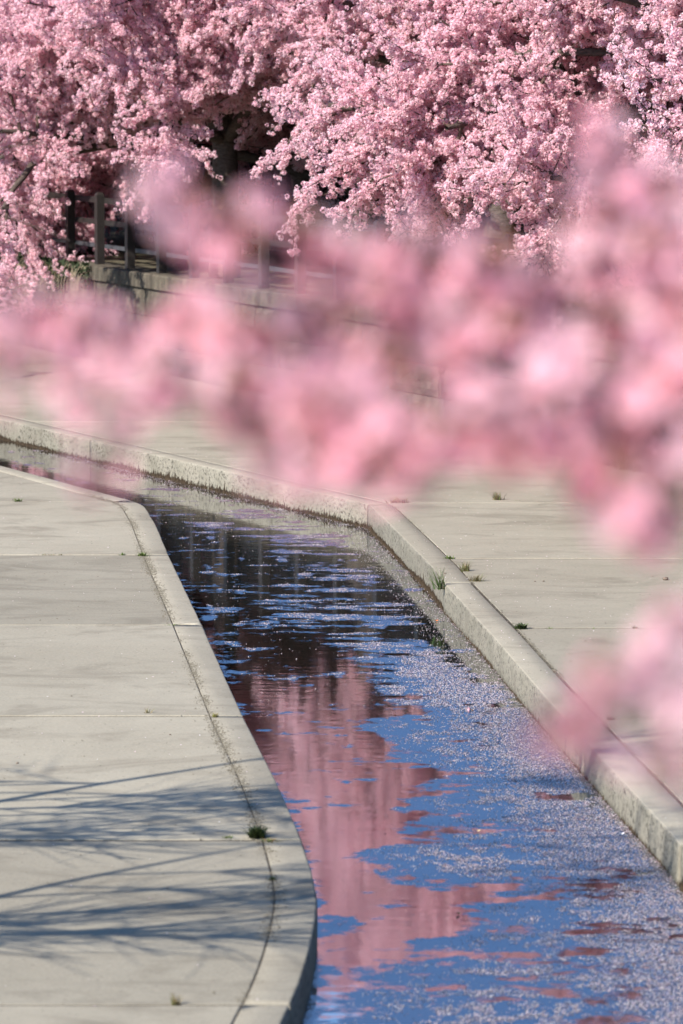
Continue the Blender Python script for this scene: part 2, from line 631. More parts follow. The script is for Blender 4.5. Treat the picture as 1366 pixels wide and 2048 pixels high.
# soil crumbs lying in and along the joints
def crumbs():
    pts = []
    def along(xs, ds, n, w, amt):
        k = RNG.integers(0, len(ds), n)
        dens = fbm(ds[k] * 1.7, xs[k] * 1.7 + 31, 3)
        keep = RNG.random(n) < np.clip((dens - 0.36) * amt, 0, 1)
        k = k[keep]
        return np.stack([xs[k] + RNG.normal(0, w, len(k)), ds[k] + RNG.normal(0, w, len(k))], 1)
    ds = np.arange(18, 46, 0.01)
    pts.append(along(XLi(ds), ds, 26000, 0.030, 2.6))
    ds2 = np.arange(22, 45, 0.01)
    pts.append(along(XRi(ds2), ds2, 9000, 0.012, 2.2))
    for J, xf in ((JL, lambda d: np.arange(-3.6, float(XL(d)) - 0.05, 0.01)), (JR, lambda d: np.arange(float(XR(d)) + 0.1, 3.8, 0.01))):
        for d in J[1:8]:
            xs = xf(d)
            pts.append(along(xs, np.full(len(xs), d), 700, 0.014, 2.2))
    # grit all over the slabs
    n = 5000
    d = 18 + RNG.random(n) * 30
    x = RNG.uniform(-4, 4, n)
    ok = (x < XL(d) - 0.02) | (x > XR(d) + 0.02)
    pts.append(np.stack([x[ok], d[ok]], 1))
    p = np.vstack(pts)
    n = len(p)
    r = RNG.gamma(2.0, 0.0012, n) + 0.0012
    a = RNG.random(n) * 6.28
    base = np.array([[1, 0, 0], [-0.5, 0.87, 0], [-0.5, -0.87, 0], [0.1, 0.05, 0.9]])
    ca, sa = np.cos(a), np.sin(a)
    V = np.zeros((n, 4, 3))
    for j in range(4):
        bx, by, bz = base[j] * 1.0
        V[:, j, 0] = p[:, 0] + r * (bx * ca - by * sa) * 1.3
        V[:, j, 1] = p[:, 1] + r * (bx * sa + by * ca) * 1.3
        V[:, j, 2] = 0.0005 + r * bz
    F = (np.arange(n)[:, None, None] * 4 + np.array([[0, 1, 3], [1, 2, 3], [2, 0, 3]])).reshape(-1, 3)
    o = obj("soil_crumbs", big_mesh("soil_crumbs", V.reshape(-1, 3), F, M['crumb']))
    tag(o, "fine soil and grit strewn along the paving joints", "grit", kind="stuff")


crumbs()

# ------------------------------------------------------------------ water with petal drifts
film_px = [(1900, 780), (2048, 690), (1985, 720), (1940, 740), (1905, 860), (1860, 905), (1820, 930), (1795, 960), (1765, 800), (1740, 745), (1705, 725), (1680, 800), (1640, 815), (1600, 825),
           (1560, 860), (1520, 800), (1480, 770), (1450, 740), (1420, 790), (1390, 770), (1350, 735), (1310, 700), (1260, 640), (1215, 600), (1180, 590), (1150, 640), (1125, 650), (1100, 520), (1060, 430), (1030, 340)]
fb = np.array(sorted([G(x, y, WATER_Z) for (y, x) in film_px], key=lambda q: q[1]))


def film_value(x, d):
    """how strongly petals and dust have gathered at a spot: > 0.5 is a drift"""
    xb = np.interp(d, fb[:, 1], fb[:, 0])
    xr = XR(d); xl = XL(d)
    n = fbm(x * 1.9 + 5, d * 2.3 + 3, 5) - 0.5
    n2 = fbm(x * 5.0 + 50, d * 8.0, 4) - 0.5
    v = 0.5 + np.clip((x - xb) / 1.3, -0.1, 0.27) + np.clip((x - xb) / 0.6, -0.6, 0) + n * 1.25 + n2 * 1.0
    far = np.clip((d - 33.5) / 4.0, 0, 1)            # beyond: broken streaks instead of one mat
    streak = 0.355 - 0.10 * np.clip((d - 40.5) / 2.5, 0, 1) + (fbm(x * 2.0 + 11, d * 6.5 + 7, 5) - 0.5) * 2.1 + np.clip((x - xb) * 0.4, -0.3, 0.07)
    v = v * (1 - far) + streak * far
    gap = np.clip(1 - np.abs(d - 40.5) / 1.6, 0, 1)
    v = v - 0.10 * gap
    # along the far kerb
    rim = np.clip(1 - (xr - x) / 0.28, 0, 1)
    nearD = np.clip((35.5 - d) / 3.0, 0, 1)
    v = np.maximum(v, 0.25 + rim * 0.36 * nearD + n2 * 0.5 * nearD)
    clr = np.clip(1 - (xr - x) / 0.42, 0, 1) * (1 - nearD)
    v = v - 0.5 * np.clip(clr * 2, 0, 1)
    # along the near-side kerb
    riml = np.clip(1 - (x - xl) / 0.17, 0, 1) * (d < 43)
    v = np.maximum(v, 0.12 + riml * 0.48 + n2 * 1.3 + n * 0.9)
    isl = fbm(x * 3.1 + 90, d * 2.6 + 21, 4)
    v = np.maximum(v, 0.5 + (isl - 0.735) * 3.0)
    return v


def build_water():
    u = np.linspace(2500, 700, 900)
    ds = F_PX * 5.26 / u
    ds = np.concatenate([[-6.0, 2.0, 8.0, 12.0, 15.0], ds, [66, 74, 82, 88]])
    ncol = 170
    s = np.linspace(-0.02, 1.02, ncol)
    a, b = XL(ds) - 0.02, XR(ds) + 0.02
    X = a[:, None] * (1 - s) + b[:, None] * s
    Y = np.repeat(ds[:, None], ncol, 1)
    film = film_value(X, Y)
    V = np.stack([X, Y, np.full_like(X, WATER_Z)], -1).reshape(-1, 3)
    i, j = np.meshgrid(np.arange(len(ds) - 1), np.arange(ncol - 1), indexing='ij')
    q = (i * ncol + j).ravel()
    F = np.stack([q, q + 1, q + ncol + 1, q + ncol], 1)
    o = obj("water", big_mesh("water", V, F, M['water'], True, attr={"film": film.ravel()}))
    tag(o, kind="structure")


build_water()


def petals_mesh(name, p, z, col, size, tilt, mat):
    n = len(p)
    a = RNG.random(n) * 6.283
    L = size * RNG.uniform(0.75, 1.2, n); W = L * RNG.uniform(0.65, 0.95, n)
    ca, sa = np.cos(a), np.sin(a)
    loc = np.array([[-0.5, 0], [0.05, 0.5], [0.5, 0.0], [0.05, -0.5], [0.02, 0.0]])
    up = np.stack([RNG.uniform(0, tilt, n), RNG.uniform(0, tilt, n), RNG.uniform(0, tilt, n), RNG.uniform(0, tilt, n), np.zeros(n)], 1)
    V = np.zeros((n, 5, 3))
    for j in range(5):
        lx, ly = loc[j, 0] * L, loc[j, 1] * W
        V[:, j, 0] = p[:, 0] + lx * ca - ly * sa
        V[:, j, 1] = p[:, 1] + lx * sa + ly * ca
        V[:, j, 2] = z + 0.0012 + up[:, j] * L
    F = (np.arange(n)[:, None, None] * 5 + np.array([[0, 4, 1], [1, 4, 2], [2, 4, 3], [3, 4, 0]])).reshape(-1, 3)
    C = np.repeat(col[:, None, :], 5, 1).reshape(-1, 3)
    return big_mesh(name, V.reshape(-1, 3), F, mat, cols=C)


def petal_cols(n):
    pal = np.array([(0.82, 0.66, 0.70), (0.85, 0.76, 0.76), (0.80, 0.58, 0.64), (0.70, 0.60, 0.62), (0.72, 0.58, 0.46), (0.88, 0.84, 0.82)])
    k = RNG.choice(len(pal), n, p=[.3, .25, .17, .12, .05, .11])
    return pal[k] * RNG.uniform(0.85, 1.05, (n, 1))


def floating():
    n = 560000
    d = 19.5 + RNG.random(n) ** 1.1 * 34
    s = RNG.random(n)
    x = XL(d) + 0.01 + s * (XR(d) - XL(d) - 0.02)
    v = film_value(x, d)
    rim = np.clip(1 - (XR(d) - x) / 0.9, 0, 1)
    fine = fbm(x * 9, d * 7, 3)
    dens = np.clip((v - 0.50) * 0.8, 0, 0.30) * np.clip(fine * 7.0 - 2.9, 0.05, 1.9) + 0.6 * rim ** 1.6 * (v > 0.45) * (d < 36) + 0.0008 + 0.07 * np.clip(1 - (XR(d) - x) / 0.45, 0, 1) * (d > 33.5) * np.clip(fine * 4 - 1.2, 0.05, 1.2)
    # only dust, hardly any petals, along the near-side kerb
    lft = np.clip((x - XL(d)) / 0.35, 0.03, 1)
    xb_ = np.interp(d, fb[:, 1], fb[:, 0])
    dens = dens * np.where(d < 33, np.clip((x - xb_) / 0.8, 0.16, 1.3), 1.0)
    dens = dens * lft * np.where(d > 33, 4.2, 3.1)
    keep = RNG.random(n) < dens
    p = np.stack([x[keep], d[keep]], 1)
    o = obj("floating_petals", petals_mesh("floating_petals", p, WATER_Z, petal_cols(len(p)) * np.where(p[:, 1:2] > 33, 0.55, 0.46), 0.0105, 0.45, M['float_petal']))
    tag(o, "pale pink cherry petals drifting in mats on the stream", "petals", kind="stuff")
    # a few on the paving
    n = 3200
    d = 20 + RNG.random(n) * 32; x = RNG.uniform(-4, 4, n)
    ok = (x > XR(d) + 0.03) | ((x < XL(d) - 0.03) & (RNG.random(n) < 0.3))
    p = np.stack([x[ok], d[ok]], 1)
    o = obj("fallen_petals", petals_mesh("fallen_petals", p, 0.0, petal_cols(len(p)), 0.012, 0.3, M['float_petal']))
    tag(o, "scattered pale petals lying on the concrete paving", "petals", kind="stuff")
    print("PETALS", int(keep.sum()))


floating()


# moss fringe at the waterline of the far kerb
def moss():
    n = 34000
    k = RNG.random(n)
    d = 20 + 36 * k
    dens = np.where(d > 44.5, 1.0, 0.42) * np.clip(fbm(d * 1.3, d * 0 + 4, 4) * 2.2 - 0.5, 0.15, 1)
    keep = RNG.random(n) < dens
    d = d[keep]; n = len(d)
    x = XR(d)
    far = (d > 44.8)
    hgt = RNG.gamma(2.0, 0.009, n) * (0.5 + 1.3 * fbm(d * 0.9, d * 0 + 9, 3)) * np.where(far, 1.25, 1.0) + 0.006
    outw = RNG.uniform(0.003, 0.03, n)
    tx = np.where(far, -0.43, 0.10); ty = np.where(far, 0.90, -0.99)      # along the kerb
    nx = np.where(far, -0.90, -0.99); ny = np.where(far, -0.43, -0.11)
    w = RNG.uniform(0.003, 0.009, n)
    V = np.zeros((n, 4, 3))
    b0 = np.stack([x + nx * outw, d + ny * outw], 1)
    V[:, 0, 0] = b0[:, 0] - tx * w; V[:, 0, 1] = b0[:, 1] - ty * w
    V[:, 1, 0] = b0[:, 0] + tx * w; V[:, 1, 1] = b0[:, 1] + ty * w
    V[:, 0, 2] = V[:, 1, 2] = WATER_Z - 0.01
    j = RNG.normal(0, 0.012, n)
    V[:, 2, 0] = x + nx * 0.004 + tx * j; V[:, 2, 1] = d + ny * 0.004 + ty * j; V[:, 2, 2] = WATER_Z + hgt
    V[:, 3, 0] = x; V[:, 3, 1] = d; V[:, 3, 2] = WATER_Z - 0.01
    F = (np.arange(n)[:, None, None] * 4 + np.array([[0, 1, 2], [1, 3, 2], [3, 0, 2]])).reshape(-1, 3)
    o = obj("moss_fringe", big_mesh("moss_fringe", V.reshape(-1, 3), F, M['moss']))
    tag(o, "brown moss growing along the waterline of the kerb", "moss", kind="stuff")


moss()


# ------------------------------------------------------------------ retaining wall: backing, stones, coping
def build_wall():
    poly = np.array(wall_line)
    W = empty("retaining_wall", (float(w1[0]), float(w1[1]), 0))
    tag(W, "weathered stone retaining wall with dark joints below the fence", "wall")
    W0 = Vector(W.location)
    # backing
    V, Fc = [], []
    for x, y in poly:
        V += [(x + 0.09 - W0.x, y - W0.y, -0.6), (x + 0.09 - W0.x, y - W0.y, BANK_Z - 0.02), (x + 0.6 - W0.x, y - W0.y, BANK_Z - 0.02)]
    for i in range(len(poly) - 1):
        q = 3 * i
        Fc += [(q, q + 1, q + 4, q + 3), (q + 1, q + 2, q + 5, q + 4)]
    obj("backing", small_mesh("backing", V, Fc, M['mortar']), W)
    # unit stones: front at local y = 0 (facing -y), x in 0..1, z in 0..1
    variants = []
    for s in range(8):
        r = random.Random(s + 20)
        nx, nz = 6, 4
        V, Fc = [], []
        for i in range(nx + 1):
            for j in range(nz + 1):
                u, v = i / nx, j / nz
                e = min(u, 1 - u) * 6, min(v, 1 - v) * 4
                round_ = 0.035 * max(0, 1 - min(e)) ** 2
                V.append((u, round_ + r.uniform(-0.010, 0.012), v))
        for i in range(nx):
            for j in range(nz):
                a = i * (nz + 1) + j
                Fc.append((a, a + nz + 1, a + nz + 2, a + 1))
        b = len(V)
        V += [(0, 0.12, 0), (1, 0.12, 0), (1, 0.12, 1), (0, 0.12, 1)]
        edge_b = [i * (nz + 1) for i in range(nx + 1)]
        edge_t = [i * (nz + 1) + nz for i in range(nx + 1)]
        Fc.append(tuple(edge_b[::-1]) + (b, b + 1))
        Fc.append(tuple(edge_t) + (b + 2, b + 3))
        Fc.append(tuple(range(nz, -1, -1))[::-1] + (b + 3, b))
        Fc.append(tuple(range(nx * (nz + 1) + nz, nx * (nz + 1) - 1, -1)) + (b + 1, b + 2))
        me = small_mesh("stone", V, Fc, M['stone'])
        variants.append(me)
    r = random.Random(77)
    count = 0
    for i in range(len(poly) - 1):
        p, q = Vector((*poly[i], 0)), Vector((*poly[i + 1], 0))
        if q.y < 9: break
        if i == 0:
            p = p.lerp(q, 0.45)
        L = (q - p).length
        t = (q - p).normalized()
        ang = math.atan2(t.y, t.x)
        hs = [0.43, 0.40, 0.42]
        z = -0.02
        for c, h in enumerate(hs):
            s = -r.uniform(0, 0.5) if i else 0.0
            while s < L:
                w = r.uniform(0.75, 1.55)
                if s + w > L: w = L - s + 0.02
                s0 = max(s, 0)
                if w < 0.15: break
                o = bpy.data.objects.new("stone", variants[r.randrange(8)])
                gap = 0.014
                pos = p + t * (s0 + gap / 2)
                o.location = (pos.x - W0.x, pos.y - W0.y, z + gap / 2)
                o.rotation_euler = (0, 0, ang)
                o.scale = (max(0.05, w - (s0 - s) - gap), 1.0, h - gap)
                link(o, W); count += 1
                s += w
            z += h
        # coping
        s = 0.0
        while s < L:
            w = min(2.0, L - s)
            if w < 0.1: break
            pos = p + t * s
            V = [(0, -0.02, 0), (w - 0.012, -0.02, 0), (w - 0.012, 0.34, 0), (0, 0.34, 0), (0, -0.02, 0.195), (w - 0.012, -0.02, 0.195), (w - 0.012, 0.0, 0.215), (0, 0.0, 0.215), (w - 0.012, 0.34, 0.215), (0, 0.34, 0.215)]
            Fc = [(0, 1, 5, 4), (4, 5, 6, 7), (7, 6, 8, 9), (0, 4, 7, 9, 3), (1, 2, 8, 6, 5), (3, 9, 8, 2)]
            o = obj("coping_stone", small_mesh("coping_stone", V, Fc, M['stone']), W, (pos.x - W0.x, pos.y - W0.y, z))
            o.rotation_euler = (0, 0, ang)
            s += w
    print("STONES", count)


build_wall()


# ------------------------------------------------------------------ fence on the wall
def box(x0, x1, y0, y1, z0, z1):
    V = [(x0, y0, z0), (x1, y0, z0), (x1, y1, z0), (x0, y1, z0), (x0, y0, z1), (x1, y0, z1), (x1, y1, z1), (x0, y1, z1)]
    Fc = [(3, 2, 1, 0), (4, 5, 6, 7), (0, 1, 5, 4), (1, 2, 6, 5), (2, 3, 7, 6), (3, 0, 4, 7)]
    return V, Fc


def build_fence():
    p = w1 - dw * 0.45; q = w2 + dw * 0.10
    t = (q - p) / np.linalg.norm(q - p)
    L = np.linalg.norm(q - p)
    nb = np.array([-t[1], t[0]])                  # away from the stream
    if nb[0] < 0: nb = -nb
    o0 = p + nb * 0.22
    ang = math.atan2(t[1], t[0])
    ztop = 1.42
    Fe = empty("fence", (o0[0], o0[1], ztop), ang)
    tag(Fe, "dark post and rail fence standing on the stone wall", "fence")
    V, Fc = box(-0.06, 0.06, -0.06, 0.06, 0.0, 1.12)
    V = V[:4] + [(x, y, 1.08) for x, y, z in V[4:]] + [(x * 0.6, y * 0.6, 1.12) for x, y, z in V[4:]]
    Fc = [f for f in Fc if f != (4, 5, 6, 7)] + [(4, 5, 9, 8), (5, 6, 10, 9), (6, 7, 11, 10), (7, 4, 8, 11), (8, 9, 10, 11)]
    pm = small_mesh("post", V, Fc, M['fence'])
    sp = 1.32
    k = int(L / sp)
    # phase chosen so that posts stand at the seen places
    for i in range(k + 1):
        obj("post", pm, Fe, (i * sp, 0, 0))
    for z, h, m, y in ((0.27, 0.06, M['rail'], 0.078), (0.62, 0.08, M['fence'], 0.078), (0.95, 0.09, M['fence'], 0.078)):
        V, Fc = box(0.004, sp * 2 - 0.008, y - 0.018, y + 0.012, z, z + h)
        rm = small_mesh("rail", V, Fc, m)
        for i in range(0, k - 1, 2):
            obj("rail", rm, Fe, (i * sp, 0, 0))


build_fence()


# tall near-black board screen, added to stand in for the shade under the trees
def build_shade_screen():
    p = w1 - dw * 0.9; q = w2 + dw * 0.10
    t = (q - p) / np.linalg.norm(q - p); L = np.linalg.norm(q - p)
    nb = np.array([-t[1], t[0]])
    if nb[0] < 0: nb = -nb
    o0 = p + nb * 4.2
    S = empty("shade_screen", (o0[0], o0[1], BANK_Z), math.atan2(t[1], t[0]))
    tag(S, "tall black board screen added for the dark under the trees behind the post and rail fence", "fence")
    r = random.Random(4)
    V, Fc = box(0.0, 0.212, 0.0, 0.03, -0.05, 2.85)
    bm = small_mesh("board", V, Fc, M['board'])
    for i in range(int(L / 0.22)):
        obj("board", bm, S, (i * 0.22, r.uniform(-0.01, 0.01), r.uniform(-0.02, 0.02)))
    V, Fc = box(0.0, 0.1, 0.05, 0.15, -0.1, 2.8)
    pm = small_mesh("post", V, Fc, M['board'])
    for i in range(int(L / 2.2)):
        obj("post", pm, S, (i * 2.2, 0, 0))
    for z in (0.3, 1.4, 2.5):
        V, Fc = box(0.0, L, 0.15, 0.2, z, z + 0.1)
        obj("rail", small_mesh("rail", V, Fc, M['board']), S)


build_shade_screen()


# ------------------------------------------------------------------ trees
def frame(t):
    t = t / np.linalg.norm(t)
    a = np.array([0, 0, 1.0]) if abs(t[2]) < 0.9 else np.array([1.0, 0, 0])
    u = np.cross(t, a); u /= np.linalg.norm(u)
    return u, np.cross(t, u)


def tubes(name, lines, mat, sides):
    """lines: list of (points Nx3, radii N); lines of equal length are swept together"""
    groups = {}
    for pts, rad in lines:
        groups.setdefault(len(pts), []).append((pts, rad))
    ang = np.arange(sides) * 2 * math.pi / sides
    ca, sa = np.cos(ang), np.sin(ang)
    Vs, Fs, off = [], [], 0
    for n, grp in groups.items():
        Pn = np.array([p for p, _ in grp], float); Rn = np.array([q for _, q in grp], float)
        m = len(grp)
        T = np.gradient(Pn, axis=1)
        T /= np.linalg.norm(T, axis=2)[..., None] + 1e-9
        up = np.where(np.abs(T[:, 0, 2:3]) < 0.9, [[0, 0, 1.0]], [[1.0, 0, 0]])
        u = np.cross(T[:, 0], up)
        ring = np.zeros((m, n, sides, 3))
        for k in range(n):
            t = T[:, k]
            u = u - t * (u * t).sum(1)[:, None]
            u /= np.linalg.norm(u, axis=1)[:, None] + 1e-9
            v = np.cross(t, u)
            ring[:, k] = Pn[:, k, None] + (u[:, None] * ca[None, :, None] + v[:, None] * sa[None, :, None]) * Rn[:, k, None, None]
        Vs.append(ring.reshape(-1, 3))
        idx = off + np.arange(m * n * sides).reshape(m, n, sides)
        a = idx[:, :-1]; b = idx[:, 1:]
        Fs.append(np.stack([a, np.roll(a, -1, 2), np.roll(b, -1, 2), b], -1).reshape(-1, 4))
        off += m * n * sides
    return big_mesh(name, np.vstack(Vs), np.vstack(Fs), mat, True)


def grow_line(r, p, d, length, seg, wander, up, rad0, rad1):
    n = max(2, int(length / seg))
    pts = [np.array(p, float)]; d = np.array(d, float); d /= np.linalg.norm(d)
    for i in range(n):
        d = d + np.array([r.gauss(0, wander), r.gauss(0, wander), r.gauss(0, wander) + up])
        d /= np.linalg.norm(d)
        pts.append(pts[-1] + d * (length / n))
    return np.array(pts), np.linspace(rad0, rad1, n + 1)


def side_dir(r, t, ang):
    u, v = frame(np.array(t))
    a = r.uniform(0, 2 * math.pi)
    s = u * math.cos(a) + v * math.sin(a)
    return np.array(t) / np.linalg.norm(t) * math.cos(ang) + s * math.sin(ang)


# blossom clusters used by every crown of the background
def blossom_ball(seed, n_bl, R, br, deep):
    r = np.random.default_rng(seed)
    V, F, C = [], [], []
    for b in range(n_bl):
        k = (b + 0.5) / n_bl
        ph = b * 2.39996 + r.normal(0, 0.3)
        z = 1 - 2 * k
        nrm = np.array([math.cos(ph) * math.sqrt(1 - z * z), math.sin(ph) * math.sqrt(1 - z * z), z]) + r.normal(0, 0.25, 3)
        nrm /= np.linalg.norm(nrm)
        c = nrm * R * r.uniform(0.75, 1.1)
        u, v = frame(nrm)
        tone = r.random()
        base = np.array((0.97, 0.77, 0.80)) * (1 - tone) + np.array((0.98, 0.93, 0.92)) * tone
        if r.random() < 0.25: base = np.array((0.93, 0.58, 0.67))
        s = br * r.uniform(0.85, 1.15)
        spin = r.random() * 6.28
        cup = r.uniform(0.15, 0.6)
        o = len(V)
        V.append(c - nrm * s * 0.25); C.append(np.array((0.78, 0.40, 0.47)))
        for p in range(5):
            a = spin + p * 2 * math.pi / 5
            for aa, rr_, hh in ((a - 0.52, 0.62, cup * 0.35), (a, 1.0, cup * 0.6), (a + 0.52, 0.62, cup * 0.35)):
                V.append(c + (u * math.cos(aa) + v * math.sin(aa)) * s * rr_ + nrm * s * (hh + r.normal(0, 0.08)))
                C.append(base * r.uniform(0.93, 1.04))
            q = o + 1 + p * 3
            F.append((o, q, q + 1)); F.append((o, q + 1, q + 2))
    # brownish bud scales and pedicels in the middle
    for b in range(4 if deep else 2):
        nrm = r.normal(0, 1, 3); nrm /= np.linalg.norm(nrm)
        u, v = frame(nrm)
        o = len(V)
        for q in (nrm * R * 1.25, (u * 0.35 + nrm * 0.5) * R, (-u * 0.35 + nrm * 0.5) * R):
            V.append(q); C.append(np.array((0.30, 0.13, 0.10)))
        F.append((o, o + 1, o + 2))
    me = big_mesh("blossom_cluster", np.array(V), np.array(F), M['petal'], cols=np.array(C))
    return bpy.data.objects.new("blossom_cluster", me)


PROTO = [blossom_ball(s, 13 + s % 3, 0.040, 0.021, s % 2) for s in range(5)]


def crown_nodes():
    ng = bpy.data.node_groups.new("crown_blossoms", 'GeometryNodeTree')
    ng.interface.new_socket(name="Geometry", in_out='INPUT', socket_type='NodeSocketGeometry')
    ng.interface.new_socket(name="Geometry", in_out='OUTPUT', socket_type='NodeSocketGeometry')
    gi = ng.nodes.new("NodeGroupInput"); go = ng.nodes.new("NodeGroupOutput")
    join = ng.nodes.new("GeometryNodeJoinGeometry")
    for p in PROTO:
        oi = ng.nodes.new("GeometryNodeObjectInfo")
        oi.inputs["Object"].default_value = p
        oi.inputs["As Instance"].default_value = True
        ng.links.new(oi.outputs["Geometry"], join.inputs[0])
    ins = ng.nodes.new("GeometryNodeInstanceOnPoints")
    ng.links.new(gi.outputs[0], ins.inputs["Points"])
    ng.links.new(join.outputs[0], ins.inputs["Instance"])
    ins.inputs["Pick Instance"].default_value = True
    def na(name, typ):
        n = ng.nodes.new("GeometryNodeInputNamedAttribute")
        n.data_type = typ
        n.inputs["Name"].default_value = name
        return n.outputs["Attribute"]
    ng.links.new(na("pick", 'INT'), ins.inputs["Instance Index"])
    ng.links.new(na("rot", 'FLOAT_VECTOR'), ins.inputs["Rotation"])
    ng.links.new(na("size", 'FLOAT'), ins.inputs["Scale"])
    ng.links.new(ins.outputs[0], go.inputs[0])
    return ng


CROWN = crown_nodes()
N_CL = 0


def crown_object(pts, parent, r, smin=0.40, smax=0.88):
    global N_CL
    pts = np.asarray(pts, dtype=np.float32)
    n = len(pts); N_CL += n
    me = bpy.data.meshes.new("crown")
    me.vertices.add(n)
    me.vertices.foreach_set("co", pts.ravel())
    rg = np.random.default_rng(r.randrange(1 << 30))
    a = me.attributes.new("rot", 'FLOAT_VECTOR', 'POINT'); a.data.foreach_set("vector", (rg.random((n, 3)) * 6.28).astype(np.float32).ravel())
    a = me.attributes.new("size", 'FLOAT', 'POINT'); a.data.foreach_set("value", rg.uniform(smin, smax, n).astype(np.float32))
    a = me.attributes.new("pick", 'INT', 'POINT'); a.data.foreach_set("value", rg.integers(0, len(PROTO), n).astype(np.int32))
    me.materials.append(M['petal'])
    me.update()
    o = obj("crown", me, parent)
    md = o.modifiers.new("blossoms", 'NODES')
    md.node_group = CROWN
    return o


def cherry_tree(base, seed, label, front=0.0, h_trunk=1.5, reach=3.8, limbs=7, n2=8, n3=11, lift=0.02, spread=(48, 78), tall=1.0, lean=(0, 0), bloom=1.0, updirs=False):
    r = random.Random(seed)
    T = empty("cherry_tree", base)
    tag(T, label, "tree", "cherry trees in bloom along the bank")
    trunk, mid, fine, pts = [], [], [], []
    line, rad = grow_line(r, (0, 0, -0.15), (lean[0], lean[1], 1), h_trunk, 0.25, 0.05, 0.02, 0.24, 0.17)
    trunk.append((line, rad))
    top = line[-1]
    for i in range(limbs):
        az = 2 * math.pi * i / limbs + r.uniform(-0.25, 0.25)
        if front: az = az - front * math.sin(az - FRONT_AZ)          # more limbs reach out over the stream
        el = math.radians(90 - r.uniform(*spread))
        if i % 3 == 2: el = math.radians(r.uniform(50, 72))
        d = (math.cos(az) * math.cos(el), math.sin(az) * math.cos(el), math.sin(el) * tall)
        st = line[-1 - (i % 2)]
        L1, R1 = grow_line(r, st, d, reach * r.uniform(0.8, 1.15), 0.3, 0.11, lift, 0.10, 0.028)
        trunk.append((L1, R1))
        for j in range(n2):
            k = 1 + int((len(L1) - 2) * (0.10 + 0.90 * (j + r.random()) / n2))
            k = min(k, len(L1) - 1)
            t = L1[k] - L1[k - 1]
            d2 = side_dir(r, t, math.radians(r.uniform(30, 70)))
            if updirs and k < 0.62 * len(L1): d2[2] = abs(d2[2]) + 0.12
            L2, R2 = grow_line(r, L1[k], d2, r.uniform(1.0, 1.9), 0.2, 0.13, 0.01, 0.028, 0.010)
            mid.append((L2, R2))
            for m_ in range(n3):
                k2 = 1 + int((len(L2) - 2) * r.random())
                t2 = L2[k2] - L2[k2 - 1]
                d3 = side_dir(r, t2, math.radians(r.uniform(25, 75)))
                if updirs and k < 0.62 * len(L1): d3[2] = abs(d3[2])
                L3, R3 = grow_line(r, L2[k2], d3, r.uniform(0.35, 0.95), 0.12, 0.12, 0.015, 0.010, 0.005)
                fine.append((L3, R3))
                n = int((len(L3) - 1) * 3.7 * bloom)
                for _ in range(n):
                    f = r.random() * (len(L3) - 1.001); a = int(f)
                    q = L3[a] + (L3[a + 1] - L3[a]) * (f - a)
                    pts.append(q + np.array([r.gauss(0, .035), r.gauss(0, .035), r.gauss(0, .035)]))
            for _ in range(int(len(L2) * 1.6 * bloom)):
                f = (0.25 + 0.75 * r.random()) * (len(L2) - 1.001); a = int(f)
                pts.append(L2[a] + (L2[a + 1] - L2[a]) * (f - a) + np.array([r.gauss(0, .04), r.gauss(0, .04), r.gauss(0, .04)]))
    obj("trunk", tubes("trunk", trunk, M['bark'], 8), T)
    tag(obj("branches", tubes("branches", mid, M['twig'], 5), T), kind="stuff")
    tag(obj("twigs", tubes("twigs", fine, M['twig'], 3), T), kind="stuff")
    tag(crown_object(pts, T, r), kind="stuff")
    return T


tw = dw / np.linalg.norm(dw)
nw = np.array([-tw[1], tw[0]])
if nw[0] < 0: nw = -nw


FRONT_AZ = math.atan2(-0.85, -0.55)


def bankpt(s, off):
    q = w1 + tw * s + nw * off
    return (float(q[0]), float(q[1]), BANK_Z)


LOW = dict(front=0.55, limbs=11, reach=3.9, n2=10, n3=15, bloom=2.2, lift=-0.014, spread=(40, 102), h_trunk=1.5)
ROW1 = dict(front=0.5, limbs=14, reach=4.6, n2=12, n3=17, bloom=2.2, lift=-0.007, spread=(35, 87), h_trunk=2.75, updirs=True)
cherry_tree(bankpt(-6.8, 1.8), 11, "pink cherry tree overhanging the far end of the stone wall", **LOW)
cherry_tree(bankpt(-3.4, 1.3), 12, "pink cherry tree whose boughs hang low over the ivy on the wall", **{**LOW, "reach": 2.7})
cherry_tree(bankpt(-2.2, 0.7), 29, "small weeping cherry tree dangling blossom balls over the wall end", front=0.3, limbs=9, reach=2.3, n2=8, n3=13, bloom=1.9, lift=-0.03, spread=(55, 105), h_trunk=1.5)
cherry_tree(bankpt(-0.6, 3.0), 28, "pink cherry tree standing back from the ivy end of the wall", **ROW1)
cherry_tree(bankpt(3.3, 0.8), 40, "young cherry tree right behind the post and rail fence", front=0.65, limbs=16, reach=3.9, n2=11, n3=15, bloom=2.0, lift=-0.004, spread=(25, 88), h_trunk=2.3, updirs=True)
cherry_tree(bankpt(5.4, 0.8), 41, "slender cherry tree at the fence beside the dark gap in the blossom", front=0.5, limbs=14, reach=3.0, n2=11, n3=15, bloom=2.0, lift=-0.004, spread=(15, 86), h_trunk=2.4, updirs=True)
cherry_tree(bankpt(3.2, 3.1), 13, "pink cherry tree with a sprig hanging before the dark fence", **ROW1)
cherry_tree(bankpt(7.0, 2.2), 23, "pink cherry tree rising behind the middle of the fence", **ROW1)
cherry_tree(bankpt(11.2, 2.3), 24, "pink cherry tree behind the fence nearer the bend of the stream", **ROW1)
cherry_tree(bankpt(15.6, 2.2), 14, "pink cherry tree behind the fence above the bend of the stream", **ROW1)
cherry_tree(bankpt(20.5, 2.6), 15, "pink cherry tree at the corner of the stone wall", **ROW1)
